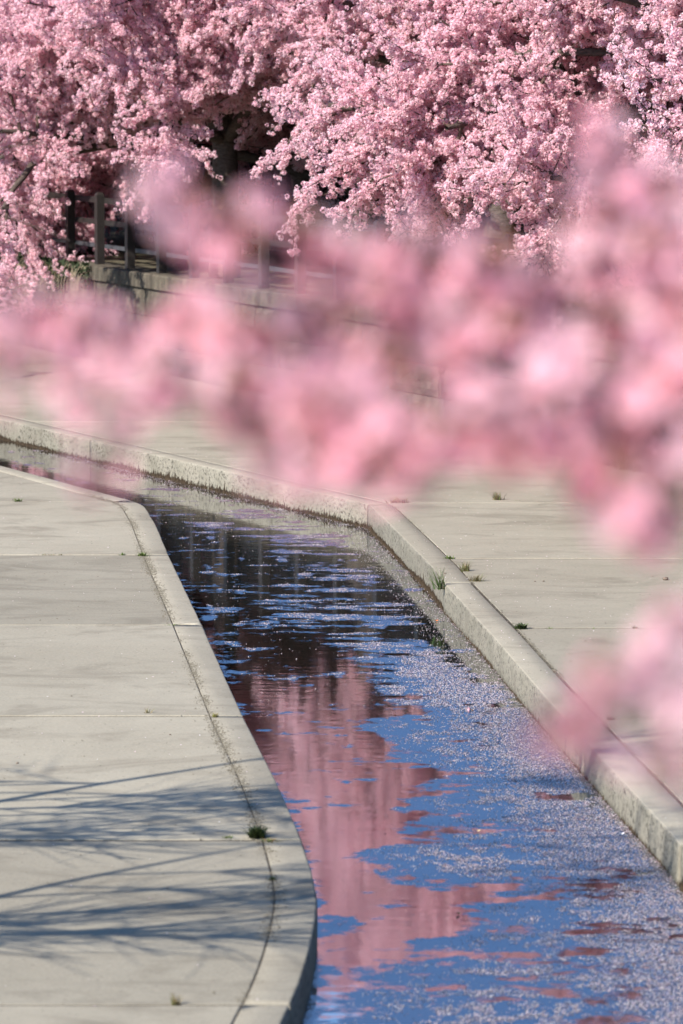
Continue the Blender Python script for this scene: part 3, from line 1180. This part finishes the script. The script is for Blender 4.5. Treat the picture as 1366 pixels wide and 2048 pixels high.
cherry_tree(bankpt(17.8, 0.9), 27, "smaller cherry tree leaning over the wall near its corner", front=0.3, limbs=9, reach=3.3, n2=9, n3=14, bloom=2.0, lift=-0.008, spread=(40, 92), h_trunk=2.0)
cherry_tree((6.6, 41.0, BANK_Z), 16, "sharply seen cherry tree with blossom boughs reaching in beside the paving", limbs=11, reach=4.1, n2=10, n3=14, bloom=2.0, spread=(45, 90), lift=-0.006, h_trunk=1.9)
ROW2 = dict(h_trunk=2.7, reach=5.2, spread=(20, 85), tall=1.25, limbs=10, n2=10, n3=14, bloom=1.6)
cherry_tree(bankpt(-9.0, 6.8), 17, "tall cherry tree in bloom behind the far end of the black board screen", **ROW2)
cherry_tree(bankpt(-3.0, 6.6), 18, "tall cherry tree in bloom topping the black board screen", **ROW2)
cherry_tree(bankpt(3.0, 7.0), 25, "tall cherry tree in bloom behind the middle of the black board screen", **ROW2)
cherry_tree(bankpt(9.5, 6.6), 19, "tall cherry tree in bloom toward the near end of the black board screen", **ROW2)
cherry_tree(bankpt(16.0, 7.0), 20, "tall pink cherry tree farther back beyond the wall corner", **ROW2)
ROW3 = dict(h_trunk=5.5, reach=6.0, spread=(15, 75), tall=1.35, limbs=9, n2=9, n3=12, bloom=1.6)
cherry_tree(bankpt(-17.0, 12.0), 21, "tallest cherry tree rising at the back of the grove", **ROW3)
cherry_tree(bankpt(-8.0, 13.0), 22, "broad pink cherry tree at the back of the grove", **ROW3)
cherry_tree(bankpt(1.0, 13.0), 26, "big pink cherry tree at the back toward the wall corner", **ROW3)
print("CLUSTERS", N_CL)


# leafless trees on the near-side bank: their shadows streak the paving
def bare_tree(base, seed, label, n1=7, reach=3.2):
    """limbs spread mostly to both sides, across the bank, in flat tiers"""
    r = random.Random(seed)
    T = empty("bare_tree", base)
    tag(T, label, "tree", "leafless trees on the bank")
    trunk, mid, fine = [], [], []
    line, rad = grow_line(r, (0, 0, -0.2), (0.06, 0, 1), 4.8, 0.3, 0.05, 0.02, 0.085, 0.018)
    trunk.append((line, rad))
    for i in range(n1):
        az = (0.0 if i % 3 else math.pi) + r.uniform(-0.15, 0.15)
        el = math.radians(r.uniform(-2, 7))
        k0 = r.randrange(5, len(line))
        L1, R1 = grow_line(r, line[k0], (math.cos(az) * math.cos(el), math.sin(az) * math.cos(el), math.sin(el)), reach * r.uniform(0.7, 1.2), 0.3, 0.05, 0.003, 0.018, 0.007)
        trunk.append((L1, R1))
        for j in range(11):
            k = min(len(L1) - 1, 1 + int((len(L1) - 2) * (0.15 + 0.85 * r.random())))
            L2, R2 = grow_line(r, L1[k], side_dir(r, L1[k] - L1[k - 1], math.radians(r.uniform(10, 38))), r.uniform(0.6, 1.6), 0.25, 0.05, 0.0, 0.012, 0.005)
            mid.append((L2, R2))
            for m_ in range(6):
                k2 = 1 + int((len(L2) - 2) * r.random())
                fine.append(grow_line(r, L2[k2], side_dir(r, L2[k2] - L2[k2 - 1], math.radians(r.uniform(10, 40))), r.uniform(0.3, 0.9), 0.2, 0.06, 0.0, 0.006, 0.003))
    obj("trunk", tubes("trunk", trunk, M['bark'], 7), T)
    tag(obj("branches", tubes("branches", mid, M['twig'], 5), T), kind="stuff")
    tag(obj("twigs", tubes("twigs", fine, M['twig'], 3), T), kind="stuff")


SH = (-SUN_H.x / math.tan(SUN_EL), -SUN_H.y / math.tan(SUN_EL))


def shade_base(x, d, h, z0):
    """where a tree of branch height h has to stand to shade the paving at (x, d)"""
    return (x - SH[0] * h, d - SH[1] * h, z0)


bare_tree(shade_base(-2.5, 24.4, 4.6, 1.35), 31, "leafless tree on the bank casting streaky shade on the paving", 17, 2.4)
bare_tree(shade_base(-2.3, 27.8, 4.6, 1.35), 32, "slim leafless tree beside the paving on the bank", 17, 2.5)


# ------------------------------------------------------------------ near cherry tree: out-of-focus boughs in front of the lens
def near_cluster(seed):
    r = np.random.default_rng(seed)
    V, F, C = [], [], []

    def quad_strip(rows, col):
        o = len(V); m = len(rows[0])
        for row in rows:
            for q in row:
                V.append(q); C.append(col * r.uniform(0.95, 1.04))
        for i in range(len(rows) - 1):
            for j in range(m - 1):
                a = o + i * m + j
                F.append((a, a + 1, a + m + 1, a + m))

    def rod(a, b, w, col):
        t = b - a; u, v = frame(t)
        o = len(V)
        for q in (a, b):
            for k in range(3):
                an = k * 2.094
                V.append(q + (u * math.cos(an) + v * math.sin(an)) * w); C.append(col)
        for k in range(3):
            j = (k + 1) % 3
            F.append((o + k, o + j, o + 3 + j, o + 3 + k))

    nb = int(r.integers(4, 7))
    for b in range(nb):
        d = r.normal(0, 1, 3) + np.array([0, 0, -0.45]); d /= np.linalg.norm(d)
        c = d * r.uniform(0.016, 0.034)
        rod(np.zeros(3), c * 0.8, 0.0009, np.array((0.25, 0.16, 0.09)))
        nrm = d + r.normal(0, 0.4, 3); nrm /= np.linalg.norm(nrm)
        u, v = frame(nrm)
        tone = r.random()
        base = np.array((0.96, 0.41, 0.51)) * (1 - tone) + np.array((0.97, 0.67, 0.72)) * tone
        s = r.uniform(0.014, 0.019)
        spin = r.random() * 6.28
        cup = r.uniform(0.1, 0.9)
        rod(c - nrm * 0.008, c, 0.0028, np.array((0.42, 0.08, 0.10)))
        for p in range(5):
            a0 = spin + p * 2 * math.pi / 5
            rows = []
            for rr_, wdt in ((0.12, 0.10), (0.5, 0.36), (0.85, 0.42), (1.0, 0.26)):
                row = []
                for q in (-1, 0, 1):
                    aa = a0 + q * wdt / max(rr_, 0.3) * 0.9
                    rad = rr_ * (0.94 if (q == 0 and rr_ == 1.0) else 1.0)
                    row.append(c + (u * math.cos(aa) + v * math.sin(aa)) * s * rad + nrm * s * (cup * rad * rad * 0.7 + 0.08 * abs(q)))
                rows.append(row)
            quad_strip(rows, base)
        for k in range(6):
            aa = r.random() * 6.28
            rod(c, c + nrm * s * 0.6 + (u * math.cos(aa) + v * math.sin(aa)) * s * 0.35, 0.0004, np.array((0.85, 0.62, 0.45)))
    for b in range(int(r.integers(2, 5))):          # buds and small coppery leaves
        d = r.normal(0, 1, 3); d /= np.linalg.norm(d)
        u, v = frame(d)
        L = r.uniform(0.015, 0.028)
        rows = [[d * L * k + v * L * 0.22 * w * q + u * L * 0.1 * abs(q) for q in (-1, 0, 1)] for k, w in ((0.1, 0.15), (0.45, 1.0), (0.8, 0.7), (1.05, 0.05))]
        quad_strip(rows, np.array((0.36, 0.16, 0.08)))
    return big_mesh("blossom_cluster", np.array(V), np.array(F), M['near_petal'], True, np.array(C))


def near_tree():
    r = random.Random(9)
    base = Vector((4.9, 6.0, BANK_Z))
    T = empty("cherry_tree", base)
    tag(T, "near cherry tree whose blurred pink boughs cross the whole view", "tree")
    B = np.array(base)
    trunk_pts = np.array([(0, 0, -0.2), (-0.05, 0, 0.8), (-0.15, -0.05, 1.6), (-0.35, -0.1, 2.3)])
    forks = [
        np.array([(-0.35, -0.1, 2.3), (-1.2, -0.35, 2.85), (-2.4, -0.7, 3.25), (-3.6, -0.95, 3.42), (-4.2, -1.05, 3.42)]),
        np.array([(-0.3, -0.08, 2.15), (-1.3, -0.4, 2.5), (-2.6, -0.75, 2.9), (-3.7, -0.95, 3.2), (-4.2, -1.05, 3.28)]),
        np.array([(-0.25, -0.08, 2.0), (-1.4, -0.3, 2.3), (-2.8, -0.7, 2.7), (-4.05, -1.0, 3.0)]),
        np.array([(-0.35, -0.1, 2.3), (-0.2, 0.6, 3.1), (0.3, 1.3, 3.7)]),
        np.array([(-0.35, -0.1, 2.3), (0.5, -0.2, 3.2), (1.3, -0.3, 3.9)]),
    ]
    lines = [(dense3(trunk_pts, 0.15), None)] + [(dense3(f, 0.15), None) for f in forks]
    L2 = []
    for i, (p, _) in enumerate(lines):
        L2.append((p, np.linspace(0.17, 0.12, len(p)) if i == 0 else np.linspace(0.085, 0.012, len(p))))
    obj("trunk", tubes("trunk", L2, M['bark'], 8), T)
    meshes = [near_cluster(100 + k) for k in range(8)]
    # boughs: photo positions with their distance from the camera
    boughs = [
        ([(1460, 560, 4.20), (1300, 500, 4.25), (1120, 540, 4.18), (930, 520, 4.19), (760, 470, 4.24), (560, 440, 4.27), (420, 390, 4.34), (250, 370, 4.38)], 0.85),
        ([(1460, 620, 4.11), (1250, 640, 4.04), (1020, 650, 4.02), (840, 640, 4.02), (690, 640, 4.02), (520, 680, 3.97), (400, 640, 4.02), (240, 660, 4.02), (60, 600, 4.11)], 1.0),
        ([(1460, 720, 3.97), (1240, 760, 3.90), (1040, 750, 3.89), (860, 790, 3.84), (650, 800, 3.84), (450, 780, 3.88), (260, 745, 3.95), (80, 740, 3.98), (-60, 720, 4.02)], 1.0),
        ([(1460, 830, 3.85), (1290, 860, 3.79), (1120, 840, 3.81), (960, 880, 3.74), (800, 880, 3.74), (660, 900, 3.72), (540, 860, 3.79)], 1.0),
        ([(1460, 760, 4.00), (1320, 700, 4.07), (1150, 700, 4.06), (1000, 720, 4.02), (830, 720, 4.02), (700, 740, 4.00)], 0.9),
        ([(1460, 640, 4.17), (1320, 560, 4.26), (1240, 430, 4.38), (1190, 300, 4.53)], 0.75),
        ([(1460, 440, 4.40), (1360, 400, 4.44), (1280, 330, 4.52)], 0.5),
        ([(1460, 920, 3.74), (1340, 930, 3.72), (1240, 950, 3.68), (1140, 985, 3.64)], 0.9),
        ([(1340, 930, 3.71), (1300, 1000, 3.63), (1270, 1040, 3.58)], 0.5),
        ([(820, 850, 3.74), (770, 885, 3.68), (700, 900, 3.66), (600, 905, 3.65)], 0.7),
        ([(620, 840, 3.84), (430, 800, 3.91), (250, 770, 3.97), (150, 740, 4.03)], 0.4),
        ([(1460, 1330, 3.27), (1330, 1370, 3.21), (1220, 1410, 3.16), (1120, 1430, 3.13), (1030, 1440, 3.12)], 0.7),
        ([(1330, 1370, 3.21), (1310, 1470, 3.09), (1290, 1570, 2.97)], 0.3),
        ([(250, 830, 3.90), (200, 930, 3.78), (185, 985, 3.69)], 0.16),
        ([(1460, 500, 4.30), (1330, 470, 4.34), (1180, 430, 4.36), (1090, 450, 4.33)], 0.55),
        ([(960, 500, 4.23), (840, 540, 4.18), (700, 530, 4.19), (620, 560, 4.16)], 0.55),
    ]
    tw_lines = []
    nclu = 0
    for pix, dens in boughs:
        pts = dense3(np.array([np.array(P(*q)) - B for q in pix]), 0.012)
        n = len(pts)
        wob = np.array([[fbm(np.array(i * 0.05), np.array(k * 7.7 + pix[0][1]), 3) - 0.5 for k in range(3)] for i in range(n)])
        pts = pts + wob * np.array([0.015, 0.9, 0.02])
        tw_lines.append((pts, np.linspace(0.008, 0.0025, n)))
        i = 2.0
        while i < n:
            k = int(i)
            side = side_dir(r, pts[min(k + 1, n - 1)] - pts[max(k - 1, 0)] + 1e-6, math.radians(r.uniform(40, 110)))
            L = r.uniform(0.0, 0.042)
            q = pts[k] + side * L
            if L > 0.015:
                tw_lines.append((np.array([pts[k], (pts[k] + q) / 2 + 0.003, q]), np.array([0.0022, 0.0018, 0.0013])))
            o = bpy.data.objects.new("blossom_cluster", meshes[r.randrange(8)])
            o.location = q
            o.rotation_euler = (r.uniform(-0.7, 0.7), r.uniform(-0.7, 0.7), r.uniform(0, 6.28))
            s = r.uniform(0.7, 1.05) * (0.78 if pix[-1][1] > 1200 else 1.0)
            o.scale = (s, s, s)
            link(o, T); nclu += 1
            i += r.uniform(0.7, 2.4) * (0.0104 / 0.012) / dens / (0.62 + 0.38 * min(1, max(0, (pts[k][0] + B[0] + 0.4) / 0.7)))
    tag(obj("twigs", tubes("twigs", tw_lines, M['twig'], 5), T), kind="stuff")
    print("NEAR CLUSTERS", nclu)


def dense3(poly, step):
    poly = np.asarray(poly, float)
    s = np.concatenate([[0], np.cumsum(np.linalg.norm(np.diff(poly, axis=0), axis=1))])
    q = np.linspace(0, s[-1], max(3, int(s[-1] / step)))
    out = np.stack([np.interp(q, s, poly[:, k]) for k in range(3)], 1)
    for _ in range(3):
        out[1:-1] = (out[:-2] + 2 * out[1:-1] + out[2:]) / 4
    return out


near_tree()


# ------------------------------------------------------------------ weeds in the joints
def tuft(name, px, label, n, h, spread, cols, z=0.0, droop=0.5, wid=0.004, cat="weed", D=None, lean=(0, 0), row=0.0):
    r = np.random.default_rng(abs(hash((px[0] * 31 + px[1]))) % 100000)
    X, Dd = G(px[0], px[1], z)
    h *= 1.9; spread *= 1.5; wid *= 1.5; n = int(n * 1.3)
    V, F, C = [], [], []
    cols = np.array(cols)
    for b in range(n):
        a = r.random() * 6.28
        hh = h * r.uniform(0.45, 1.1)
        rad = spread * r.uniform(0.15, 1.0)
        x0 = r.normal(0, spread * 0.18) + (r.uniform(-row, row))
        y0 = r.normal(0, spread * 0.12)
        w = wid * r.uniform(0.6, 1.2)
        da = np.array([math.cos(a), math.sin(a)])
        o = len(V)
        c = cols[r.integers(len(cols))] * r.uniform(0.8, 1.15)
        for k, f in enumerate((0.0, 0.4, 0.75, 1.0)):
            cx = x0 + da[0] * rad * f ** 1.4 + lean[0] * f; cy = y0 + da[1] * rad * f ** 1.4 + lean[1] * f
            cz = hh * (f - droop * f * f * 0.55)
            ww = w * (1 - f * 0.9)
            V.append((cx - da[1] * ww, cy + da[0] * ww, cz)); V.append((cx + da[1] * ww, cy - da[0] * ww, cz))
            C += [c, c]
        for k in range(3):
            F.append((o + 2 * k, o + 2 * k + 1, o + 2 * k + 3, o + 2 * k + 2))
    o = obj(name, big_mesh(name, np.array(V), np.array(F), M['blade'], cols=np.array(C)), None, (X, Dd, z - 0.012))
    tag(o, label, cat, "weeds in the paving joints")


GREEN = [(0.10, 0.15, 0.03), (0.15, 0.20, 0.05), (0.07, 0.11, 0.025)]
DARKG = [(0.035, 0.055, 0.015), (0.06, 0.08, 0.02), (0.025, 0.035, 0.012)]
DRY = [(0.28, 0.22, 0.11), (0.2, 0.15, 0.08), (0.16, 0.17, 0.06)]
RED = [(0.24, 0.12, 0.05), (0.2, 0.15, 0.06), (0.15, 0.16, 0.05)]
tuft("weed", (36, 1003), "small bright green weed at the edge of view on the near paving", 40, 0.035, 0.05, GREEN)
tuft("weed", (284, 1112), "green weed where a paving joint meets the kerb near the bend", 70, 0.035, 0.045, GREEN, row=0.02)
tuft("weed", (245, 1110), "thin green weed just beside the kerb weed near the bend", 18, 0.025, 0.03, GREEN)
tuft("weed", (100, 1110), "low weeds strung along the joint far from the kerb", 30, 0.018, 0.025, DRY, row=0.12)
tuft("weed", (345, 1250), "faint weed in the kerb joint of the near paving", 30, 0.016, 0.03, GREEN, row=0.05)
tuft("weed", (295, 1426), "sparse wispy weed just above a paving joint", 14, 0.035, 0.05, DRY)
tuft("weed", (430, 1434), "yellowish weed where the kerb and a paving joint cross", 40, 0.03, 0.03, [(0.25, 0.25, 0.06), (0.2, 0.16, 0.07)])
tuft("weed", (514, 1676), "thick dark green clump at the kerb joint beside the tree shadow", 190, 0.055, 0.06, DARKG, wid=0.008)
tuft("weed", (540, 1683), "reddish yellow weed right next to the thick dark clump", 50, 0.022, 0.05, RED + GREEN, row=0.03)
tuft("weed", (455, 1676), "tiny yellow green weed left of the thick dark clump", 26, 0.02, 0.025, GREEN, row=0.03)
tuft("weed", (545, 1760), "small dark weed alone in the kerb joint below the thick clump", 60, 0.022, 0.024, DARKG)
tuft("weed", (350, 2008), "dry wispy weed near the bottom of the near paving", 26, 0.05, 0.04, DRY)
tuft("weed", (795, 1005), "reddish brown grass at the corner joint of the far kerb", 70, 0.06, 0.09, RED, row=0.07)
tuft("weed", (995, 1000), "upright green grass in the farthest joint of the far paving", 50, 0.075, 0.07, GREEN + DRY)
tuft("weed", (1033, 1002), "low weed beside the upright grass on the far paving", 24, 0.015, 0.03, GREEN, row=0.04)
tuft("weed", (898, 1117), "short green weed on the kerb joint before the dry grass", 50, 0.03, 0.045, GREEN, row=0.02)
tuft("weed", (930, 1142), "grey dry grass sprawling in the kerb joint", 60, 0.075, 0.07, DRY, wid=0.0025)
tuft("weed", (952, 1162), "dry grass tangle nearest the open kerb joint", 70, 0.06, 0.08, DRY, wid=0.0025)
tuft("weed", (881, 1176), "long green grass blades leaning out of the open kerb joint", 34, 0.15, 0.10, [(0.10, 0.16, 0.04), (0.06, 0.11, 0.03), (0.22, 0.2, 0.09)], z=-0.03, wid=0.0035, droop=0.4, lean=(-0.05, -0.05), cat="grass")
tuft("weed", (1042, 1257), "dark green rosette weed on the far paving joint", 60, 0.055, 0.075, DARKG + [(0.1, 0.14, 0.04)], wid=0.009, droop=0.9)
tuft("weed", (1100, 1257), "tiny weed beside the dark rosette", 16, 0.015, 0.03, GREEN)
tuft("weed", (1270, 1256), "small green weed on the joint away from the kerb", 24, 0.025, 0.035, GREEN)
tuft("weed", (1186, 1256), "very small weed between two others on the same joint", 10, 0.012, 0.02, GREEN)
tuft("weed", (1222, 1440), "small brownish weed in the joint behind the low blurred blossom", 40, 0.03, 0.04, RED + GREEN)
tuft("weed", (1105, 903), "dark weed at the foot of the stone wall", 26, 0.09, 0.09, [(0.10, 0.05, 0.04), (0.08, 0.06, 0.03)])
tuft("weed", (1240, 940), "tall wispy weed at the wall foot near the paving corner", 40, 0.17, 0.12, [(0.16, 0.14, 0.08), (0.10, 0.10, 0.05)])
tuft("weed", (1270, 944), "second wispy weed at the wall foot near the paving corner", 30, 0.12, 0.10, [(0.16, 0.14, 0.08), (0.10, 0.10, 0.05)])


# ------------------------------------------------------------------ pebbles, leaves and bits
def pebble(px, s, label, name="pebble", mat='pebble', z=0.0, flat=0.7, cat="stone"):
    r = random.Random(int(px[0] * 7 + px[1]))
    X, Dd = G(px[0], px[1], z)
    V, F = [], []
    rings, seg = 4, 7
    for i in range(rings + 1):
        th = math.pi * i / rings
        for j in range(seg):
            ph = 2 * math.pi * j / seg
            k = s * r.uniform(0.75, 1.1)
            V.append((k * math.sin(th) * math.cos(ph) * 1.25, k * math.sin(th) * math.sin(ph), k * math.cos(th) * flat + s * flat * 0.6))
    for i in range(rings):
        for j in range(seg):
            F.append((i * seg + j, (i + 1) * seg + j, (i + 1) * seg + (j + 1) % seg, i * seg + (j + 1) % seg))
    o = obj(name, small_mesh(name, V, F, M[mat], True), None, (X, Dd, z))
    tag(o, label, cat, "pebbles on the paving")


pebble((1331, 1160), 0.026, "brown pebble lying alone on the far paving")
pebble((1087, 1163), 0.010, "tiny dark pebble on the far paving beyond the kerb grass")
pebble((1070, 1163), 0.007, "tinier of the two neighbouring dark pebbles on the far paving")
pebble((890, 1147), 0.014, "flat grey chip lying on the kerb edge", flat=0.35, cat="stone")
pebble((340, 1470), 0.007, "speck of stone on the near paving below the second joint")
pebble((35, 1527), 0.010, "dark pebble on the near paving above the tree shadow")


def leaf(px, s, label, mat, name="leaf", z=WATER_Z, cat="leaf", rz=0.4):
    X, Dd = G(px[0], px[1], z)
    rows = ((-1, 0.05), (-0.5, 0.4), (0, 0.5), (0.5, 0.36), (1, 0.04))
    V, F = [], []
    for i, (a, w) in enumerate(rows):
        for q in (-1, 0, 1):
            V.append((a * s, q * w * s, 0.012 * abs(a) + 0.3 * s * abs(q) * w + 0.003))
    for i in range(4):
        for j in range(2):
            k = i * 3 + j
            F.append((k, k + 1, k + 4, k + 3))
    o = obj(name, small_mesh(name, V, F, M[mat], True), None, (X, Dd, z + 0.002))
    o.rotation_euler = (0.2, 0.15, rz)
    tag(o, label, cat)


leaf((872, 1243), 0.022, "orange dead leaf floating below the open kerb joint", 'leaf_orange')
leaf((955, 1664), 0.02, "beige leaf floating among blue water and petals", 'leaf_beige')
leaf((916, 1830), 0.022, "dark curled leaf floating at the drift edge", 'pebble', rz=1.0)
leaf((1243, 1670), 0.018, "white plastic scrap glinting among petals by the kerb", 'white', "plastic_scrap", cat="litter")
leaf((297, 764), 0.035, "yellowish leaf on the paving before the stone wall", 'leaf_beige', z=0.0)
X_, D_ = G(945, 1422, WATER_Z)
o = obj("fallen_blossom", near_cluster(900), None, (X_, D_, WATER_Z + 0.012))
tag(o, "whole pink blossom sprig floating by the kerb shadow", "blossom")


# ------------------------------------------------------------------ dry grass and ivy on the far part of the wall
def hanging():
    r = np.random.default_rng(12)
    ang = math.atan2(tw[1], tw[0])
    def strands(name, s0, s1, n, z0, z1, lo, hi, mat, label, cat, out=(0.02, 0.16), hang=True):
        V, F = [], []
        for i in range(n):
            s = r.uniform(s0, s1)
            L = r.uniform(lo, hi)
            zb = r.uniform(z0, z1)
            f_out = r.uniform(*out)
            w = r.uniform(0.006, 0.018)
            b = len(V)
            drift = r.normal(0, 0.08)
            for k, f in enumerate((0, 0.35, 0.7, 1.0)):
                off = -(f_out * math.sin(min(1, f * 1.4) * 1.57)) - 0.025
                q = w1 + tw * (s + drift * f) + nw * off
                z = zb - L * f ** 1.3 if hang else zb + L * (f - 0.15 * f * f)
                ww = w * (1 - 0.7 * f)
                V.append((q[0] - tw[0] * ww, q[1] - tw[1] * ww, z)); V.append((q[0] + tw[0] * ww, q[1] + tw[1] * ww, z))
            for k in range(3):
                F.append((b + 2 * k, b + 2 * k + 1, b + 2 * k + 3, b + 2 * k + 2))
        o = obj(name, big_mesh(name, np.array(V), np.array(F), mat))
        tag(o, label, cat, kind="stuff")
    strands("hanging_grass", -8, 1.85, 420, 1.38, 1.46, 0.15, 0.5, M['straw'], "dry straw coloured grass hanging over the wall top", "grass")
    strands("dry_stems", -8, 1.6, 420, 0.0, 0.1, 0.25, 0.62, M['straw'], "dry pale stems standing at the foot of the wall", "grass", (0.05, 0.3), False)
    # ivy leaves
    n = 9000
    s = r.uniform(-8, 2.0, n)
    zc = np.where(r.random(n) < 0.6, r.normal(0.40, 0.17, n), r.normal(1.28, 0.12, n))
    zc = np.clip(zc, 0.04, 1.46)
    off = -0.03 - r.random(n) * 0.10
    keep = fbm(s * 1.6 + 3, zc * 2.5 + 8, 3) > np.where(zc < 0.8, 0.40, 0.5)
    keep &= ~((s > 1.6) & (zc < 0.8))
    s, zc, off = s[keep], zc[keep], off[keep]
    q = w1 + tw * s[:, None] + nw * off[:, None]
    n = len(s)
    c = np.stack([q[:, 0], q[:, 1], zc], 1)
    a = r.normal(0, 1, (n, 3)); a /= np.linalg.norm(a, axis=1)[:, None]
    bvec = np.cross(a, r.normal(0, 1, (n, 3))); bvec /= np.linalg.norm(bvec, axis=1)[:, None]
    L = r.uniform(0.025, 0.055, n)[:, None]
    V = np.stack([c - a * L, c + bvec * L * 0.7, c + a * L, c - bvec * L * 0.7], 1).reshape(-1, 3)
    V[:, 2] = np.maximum(V[:, 2], 0.01)
    F = np.arange(n * 4).reshape(-1, 4)
    o = obj("ivy", big_mesh("ivy", V, F, M['ivy']))
    tag(o, "dark ivy clinging to the far end of the stone wall", "ivy", kind="stuff")


hanging()
